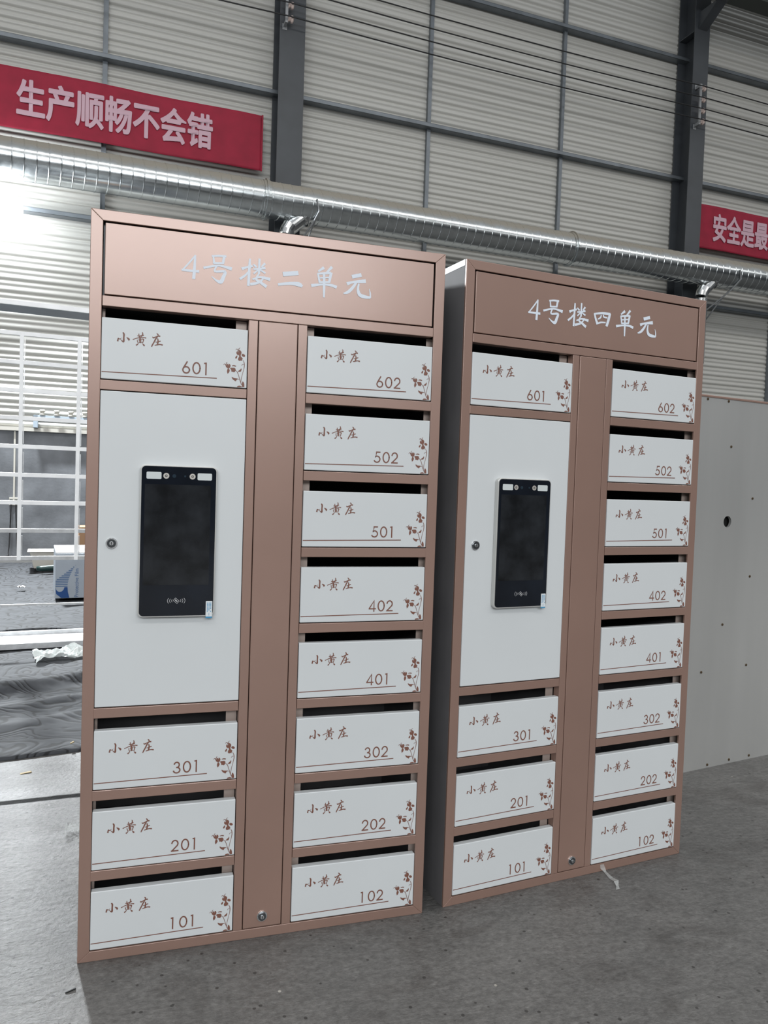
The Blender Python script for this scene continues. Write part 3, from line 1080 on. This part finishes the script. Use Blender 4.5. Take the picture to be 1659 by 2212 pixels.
obj('top_edging', BX(X0, X1, -0.004, 0.052, PH, PH + 0.010), BRONZE, t, 0.002)
for x, z in ((0.202, 1.465), (0.367, 1.234), (0.376, 0.871), (0.203, 0.655), (0.383, 0.454), (0.077, 0.446), (0.148, 0.014), (0.296, 0.017), (0.437, 0.017),
             (0.033, 1.667), (0.17, 1.667)):
    bm = bmesh.new()
    prism(bm, disc(x, z, 0.0058, 12), -0.003, 0.0)
    prism(bm, disc(x, z, 0.0030, 8), -0.0045, -0.003)
    obj('screw', bm, RUST, t, 0.0006)

# ------------------------------------------------------------------ moving blankets on the floor at left


def blanket(x0, x1, y0, y1, zb, seed, label, ridges, skew=0.17):
    bm = bmesh.new()
    nx, ny = int((x1 - x0) / 0.03), int((y1 - y0) / 0.03)

    def hgt(x, y):
        h = 0.010 + 0.012 * noise.noise((x * 2.2, y * 3.0, seed)) + 0.007 * noise.noise((x * 6, y * 9, seed + 4)) + 0.004 * noise.noise((x * 13, y * 19, seed + 9))
        for ry, amp, wd_ in ridges:
            d = y - (ry + 0.4 * (x + 0.4) + 0.08 * noise.noise((x * 2, ry, seed)))
            h += amp * math.exp(-(d / wd_) ** 2)
        return zb + max(0.004, h)
    g = []
    for j in range(ny + 1):
        row = []
        for i in range(nx + 1):
            x = x0 + (x1 - x0) * i / nx
            y = y0 + (y1 - y0) * j / ny
            w_ = 1 - j / ny
            e_ = 0.03 * noise.noise((x * 3, seed, 0)) + skew * (x + 0.26)
            row.append(bm.verts.new((x, y + e_ * w_ * 1.0, hgt(x, y))))
        g.append(row)
    for j in range(ny):
        for i in range(nx):
            bm.faces.new((g[j][i], g[j][i + 1], g[j + 1][i + 1], g[j + 1][i]))
    # hem down to the floor along the near edge
    low = [bm.verts.new((v.co.x, v.co.y - 0.004, zb + 0.001)) for v in g[0]]
    for i in range(nx):
        bm.faces.new((low[i], low[i + 1], g[0][i + 1], g[0][i]))
    for v in bm.verts:
        v.co -= Vector(((x0 + x1) / 2, y0, 0))
    return tag(obj('moving_blanket', bm, FELT, smooth=True, loc=((x0 + x1) / 2, y0, 0)), label, 'blanket', 'dark moving blankets on the floor')


blanket(-2.6, 0.75, 1.57, 4.40, 0.0, 2.0, 'rumpled dark grey patterned blanket on the concrete, nearest the mailbox cabinets',
        [(2.35, 0.030, 0.05), (2.75, 0.055, 0.07), (2.05, 0.018, 0.05)])
blanket(-3.4, 1.2, 4.46, 9.2, 0.0, 6.0, 'dark grey blanket spread under the carton, reaching the back wall',
        [(8.75, 0.03, 0.25), (8.0, 0.02, 0.2)], 0.0)

# ------------------------------------------------------------------ unfinished stainless mailbox frame
FB = Vector((-0.7598, 3.6857, 0.020))
t = thing('cabinet_frame', 'bare stainless mailbox cabinet frame with empty cells standing behind the left cabinet', 'frame', FB, 0.12)
FX0, FX1 = -0.635, 0.845
FT = 2.371
for x in (FX0, FX1 - 0.026):
    obj('end_post', BX(x, x + 0.026, 0, 0.026, 0.0, FT), STAIN, t, 0.001)
    obj('end_post', BX(x, x + 0.026, 0.394, 0.420, 0.0, FT), STAIN, t, 0.001)
obj('top_tray', BX(FX0, FX1, 0.0, 0.420, FT - 0.004, FT), GIRT, t)
obj('top_rail', BX(FX0, FX1, -0.002, 0.014, FT - 0.030, FT + 0.002), FILM_GLARE, t, 0.001)
bm = bmesh.new()
box(bm, FX0, FX1, -0.001, 0.30, 0.016, 0.040)
obj('base_tray', bm, STAIN, t, 0.002)
obj('base_back_rail', BX(FX0, FX1, 0.30, 0.33, 0.0, 0.065), STAIN, t, 0.002)
obj('base_lip', BX(FX0, FX1, -0.004, -0.001, 0.0, 0.040), STAIN, t, 0.001)
obj('tie_bar', BX(FX0, FX1, 0.0, 0.012, 0.297, 0.312), STAIN, t, 0.001)
HZ = [2.155, 1.962, 1.773, 1.585, 1.392, 1.199, 1.009, 0.817, 0.627]
for zz in HZ:  # filmed cross bars, whitened with painted-in glare; the two lowest in plain steel
    obj('crossbar', BX(FX0 + 0.026, FX1 - 0.026, 0.002, 0.026, zz - 0.0135, zz + 0.0135), FILM_GLARE if zz > 0.9 else STAIN, t, 0.001)
VX = [0.106 - 0.364, 0.106, 0.470]
for x in VX:
    obj('upright', BX(x - 0.0125, x + 0.0125, 0.0, 0.0245, HZ[-1] - 0.013, HZ[0] + 0.013), FILM_GLARE, t, 0.001)
    for i in range(8):
        obj('latch_tab', BX(x + 0.016, x + 0.021, 0.004, 0.022, HZ[i + 1] + 0.02, HZ[i] - 0.035), STAIN, t)

# ------------------------------------------------------------------ carton of film and things along the wall
t = thing('carton', 'white carton with blue sail logo and upright lettering Protective Film', 'box', (-0.625, 5.845, 0.037), 0.12)
cw, cd, ch = 0.54, 0.85, 0.430
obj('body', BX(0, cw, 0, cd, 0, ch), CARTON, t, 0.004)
for k in range(3):
    bm = bmesh.new()
    prism(bm, [(0.0, 0), (cw, 0), (cw, 0.012), (0.0, 0.012)], k * 0.27 + 0.012, k * 0.27 + 0.27)
    obj('top_flap', bm, CARTONT, t, 0.004, loc=(0, 0, ch))
bm = bmesh.new()


def sailL(z):
    # left and right limits of the sail at height z (0..1)
    r_ = 0.030 + 0.150 * z ** 1.7 + 0.118
    l_ = 0.004 + max(0, (z - 0.45)) * 0.335
    return l_, min(r_, 0.17 + 0.02 * z)


n_st = 13
for i in range(n_st):
    q = i / (n_st - 1)
    z0 = 0.112 + 0.200 * q
    xl = 0.002 + 0.172 * max(0, (q - 0.30) / 0.70) ** 0.95
    xr = 0.108 + 0.068 * q ** 1.8
    if xr - xl > 0.002:
        box(bm, xl, xr, -0.0012, -0.0004, z0, z0 + 0.0095, 1)
prism(bm, [(0.002, 0.108), (0.008, 0.045), (0.055, 0.004), (0.126, 0.004), (0.112, 0.060), (0.108, 0.108), (0.080, 0.108)] +
      [(0.041 + 0.038 * math.cos(math.radians(a)), 0.108 + 0.044 * math.sin(math.radians(a))) for a in range(-10, -180, -20)], -0.0012, -0.0004, 0)
obj('sail_logo', bm, [CBLUE, CBLUE2], t)
me = text_mesh('Protective Film', 0.012)
bm = bmesh.new()
bm.from_mesh(me)
xs = [v.co.x for v in me.vertices]
ys = [v.co.y for v in me.vertices]
for v in bm.verts:
    a = (v.co.x - min(xs)) / (max(xs) - min(xs))
    b = (v.co.y - min(ys)) / (max(ys) - min(ys))
    v.co = Vector((0.205 - 0.034 * b, -0.0010, 0.010 + 0.275 * a))
bpy.data.meshes.remove(me)
obj('lettering', bm, CBLUE2, t)

tag(obj('cardboard_box', BX(0, 0.5, 0, 0.35, 0, 0.58), CARD, loc=(-0.52, 7.25, 0.05), rotz=0.1, bevel=0.004),
    'small brown cardboard box behind the white carton', 'box')

t = thing('basin', 'off-white plastic basin on the floor left of the carton', 'basin', (-0.93, 8.25, 0.06), 0.1)
bm = bmesh.new()
r0, r1 = [], []
for pts, zz in (((0.17, 0.12), 0.0), ((0.23, 0.17), 0.22)):
    pass
o4 = [(-1, -1), (1, -1), (1, 1), (-1, 1)]
rings = []
for (a, b, zz) in ((0.17, 0.12, 0.0), (0.22, 0.165, 0.21), (0.245, 0.19, 0.215), (0.245, 0.19, 0.205), (0.21, 0.155, 0.20), (0.16, 0.11, 0.012)):
    rings.append([bm.verts.new((a * sx_, b * sy_, zz)) for sx_, sy_ in o4])
for i in range(len(rings) - 1):
    for k in range(4):
        bm.faces.new((rings[i][k], rings[i][(k + 1) % 4], rings[i + 1][(k + 1) % 4], rings[i + 1][k]))
bm.faces.new(rings[0][::-1])
bm.faces.new(rings[-1])
bmesh.ops.recalc_face_normals(bm, faces=bm.faces)
obj('tub', bm, OFFWH, t, 0.012)

t = thing('power_tool', 'small black and teal power tool lying in front of the basin', 'tool', (-0.86, 7.80, 0.05), 0.25)
bm = bmesh.new()
tube(bm, [(-0.16, 0, 0.05), (-0.10, 0, 0.05), (0.02, 0, 0.055), (0.06, 0, 0.06)], [0.025, 0.032, 0.036, 0.040], 14)
obj('body', bm, TEAL, t, smooth=True)
bm = bmesh.new()
tube(bm, [(0.05, 0, 0.06), (0.10, 0, 0.085), (0.14, 0, 0.085), (0.16, 0, 0.06)], [0.045, 0.07, 0.065, 0.04], 14)
obj('head', bm, DARKT, t, smooth=True)

t = thing('wall_socket', 'cream double wall socket with black plugs on the plaster at left', 'socket', wp(-0.43, -0.018, 0.80), WY)
obj('face_plate', BX(-0.06, 0.06, -0.022, 0.0, -0.045, 0.065), OFFWH, t, 0.004)
obj('conduit', BX(-0.012, 0.012, -0.018, 0.0, 0.066, 0.995), OFFWH, t, 0.003)
for x in (-0.032, 0.032):
    obj('plug', BX(x - 0.02, x + 0.02, -0.05, -0.022, 0.01, 0.04), DARKT, t, 0.004)
for k, (x, sway) in enumerate(((-0.462, -0.02), (-0.398, 0.03))):
    bm = bmesh.new()
    p0 = Vector((0, 0, 0))
    pts = [(0, 0, 0), (0.0, -0.012, -0.12), (sway * 0.4, -0.01, -0.4), (sway, -0.04, -0.68), (sway + 0.04 * (1 if k else -1), -0.14, -0.752), (sway + (0.3 if k else -0.5), -0.35, -0.757)]
    tube(bm, smooth_line(pts, 5), 0.0085, 8)
    tag(obj('power_cable', bm, CABLE, loc=wp(x, 0.035, 0.80), rotz=WY), 'black power cable hanging from the wall socket, %s of the two' % ('right' if k else 'left'), 'cable')

t = thing('wall_bracket', 'pale blue steel bracket with insulators low on the cladding, seen through the bare frame', 'bracket', wp(0.16, 0.03, 1.99), WY)
bm = bmesh.new()
box(bm, -0.35, 0.62, -0.10, -0.06, -0.035, 0.035)
box(bm, -0.35, -0.29, -0.10, 0.0, -0.14, 0.035)
box(bm, 0.56, 0.62, -0.10, 0.0, -0.14, 0.035)
obj('rail', bm, BLUEST, t, 0.004)
for k in range(5):
    x = -0.235 + k * 0.185
    bm = bmesh.new()
    tube(bm, [(x, -0.08, 0.035), (x, -0.08, 0.05), (x, -0.08, 0.06), (x, -0.08, 0.085), (x, -0.08, 0.095), (x, -0.08, 0.115)], [0.03, 0.042, 0.028, 0.028, 0.044, 0.03], 14)
    obj('insulator', bm, OFFWH, t, smooth=True)

# ------------------------------------------------------------------ loose plastic and scraps


def crumple(name, m, x0, x1, y0, y1, zb, amp, seed, label, cat, nx=26, ny=14, yaw=0.0, ragged=0.25):
    bm = bmesh.new()
    g = []
    for j in range(ny + 1):
        row = []
        for i in range(nx + 1):
            a, b = i / nx, j / ny
            ed = 1 + ragged * noise.noise((a * 5, seed, b * 3)) * 2
            x = (x1 - x0) * (a - 0.5) + 0.02 * noise.noise((b * 6, a * 3, seed)) * (x1 - x0) * 4 * ragged
            y = (y1 - y0) * (b - 0.5) * ed
            zz = amp * (0.5 + noise.noise((a * 6 + seed, b * 5, 0)) * 0.9) + amp * 0.5 * abs(noise.noise((a * 14, b * 11 + seed, 3)))
            row.append(bm.verts.new((x, y, max(0.002, zz))))
        g.append(row)
    for j in range(ny):
        for i in range(nx):
            bm.faces.new((g[j][i], g[j][i + 1], g[j + 1][i + 1], g[j + 1][i]))
    return tag(obj(name, bm, m, loc=((x0 + x1) / 2, (y0 + y1) / 2, zb), rotz=yaw), label, cat)


crumple('plastic_film', MILKY, -0.52, 0.05, 3.33, 3.60, 0.018, 0.05, 1.7, 'crumpled milky plastic film on the blanket before the bare frame', 'film', 40, 18, 0.2, 0.3)
crumple('foil_scrap', FOIL, -1.06, -0.98, 6.52, 6.60, 0.045, 0.02, 3.1, 'small silver foil scrap on the far blanket left of the carton', 'scrap', 8, 6)
crumple('plastic_scrap', CLEAR, -0.095, -0.045, 0.745, 0.80, 0.0, 0.03, 5.2, 'clear crumpled plastic scrap on the floor beside the left cabinet', 'scrap', 10, 8)


def chip(name, m, x, y, zb, l, w, h, yaw, label):
    bm = bmesh.new()
    prism(bm, [(-l / 2, 0), (l / 2, 0), (l * 0.42, h), (-l * 0.45, h * 0.8)], -w / 2, w / 2)
    for v in bm.verts:
        v.co.y *= 1 - 0.35 * abs(v.co.x) / (l / 2)
        v.co.z += 0.25 * h * math.sin(v.co.x / l * 5)
    mn = min(v.co.z for v in bm.verts)
    for v in bm.verts:
        v.co.z -= mn
    return tag(obj(name, bm, m, loc=(x, y, zb), rotz=yaw, bevel=0.001), label, 'scrap')


chip('paper_scrap', SCRAP, -0.298, 1.378, 0.0, 0.045, 0.020, 0.003, 0.3, 'tan paper scrap on the bare concrete near the blanket edge')
chip('wood_chip', SCRAP, -0.140, 1.625, 0.030, 0.018, 0.012, 0.006, 0.6, 'tiny orange-tan chip lying on the near blanket edge')
chip('rubber_strip', RUBBER, -0.006, -0.108, 0.0, 0.026, 0.006, 0.004, 0.35, 'short black rubber strip on the floor beside the left cabinet foot')

# clear tape hanging from the right cabinet's base onto the floor
bm = bmesh.new()
CB = Vector((1.00752763, 0.01246809, 0))
cx_, sx2 = math.cos(0.12519), math.sin(0.12519)


def cabpt(u, off, z_):
    return CB + Vector((cx_ * u + sx2 * off, sx2 * u - cx_ * off, z_))


line = [cabpt(0.594, 0.002, 0.024), cabpt(0.597, 0.003, 0.012), cabpt(0.600, 0.012, 0.003), Vector((1.600, 0.035, 0.003)), Vector((1.598, 0.005, 0.010)), Vector((1.592, -0.010, 0.003)), Vector((1.582, -0.028, 0.002))]
o0 = line[2].copy()
prev = None
for i, p in enumerate(line):
    wv = 0.0085 * (0.85 + 0.35 * math.sin(i * 2.1))
    side = Vector((cx_, sx2, 0)) * wv
    cur = (bm.verts.new(p - side - o0), bm.verts.new(p + side - o0))
    if prev:
        bm.faces.new((prev[0], prev[1], cur[1], cur[0]))
    prev = cur
tag(obj('clear_tape', bm, CLEAR, loc=o0), 'clear tape strip trailing from the right cabinet base onto the floor', 'tape')
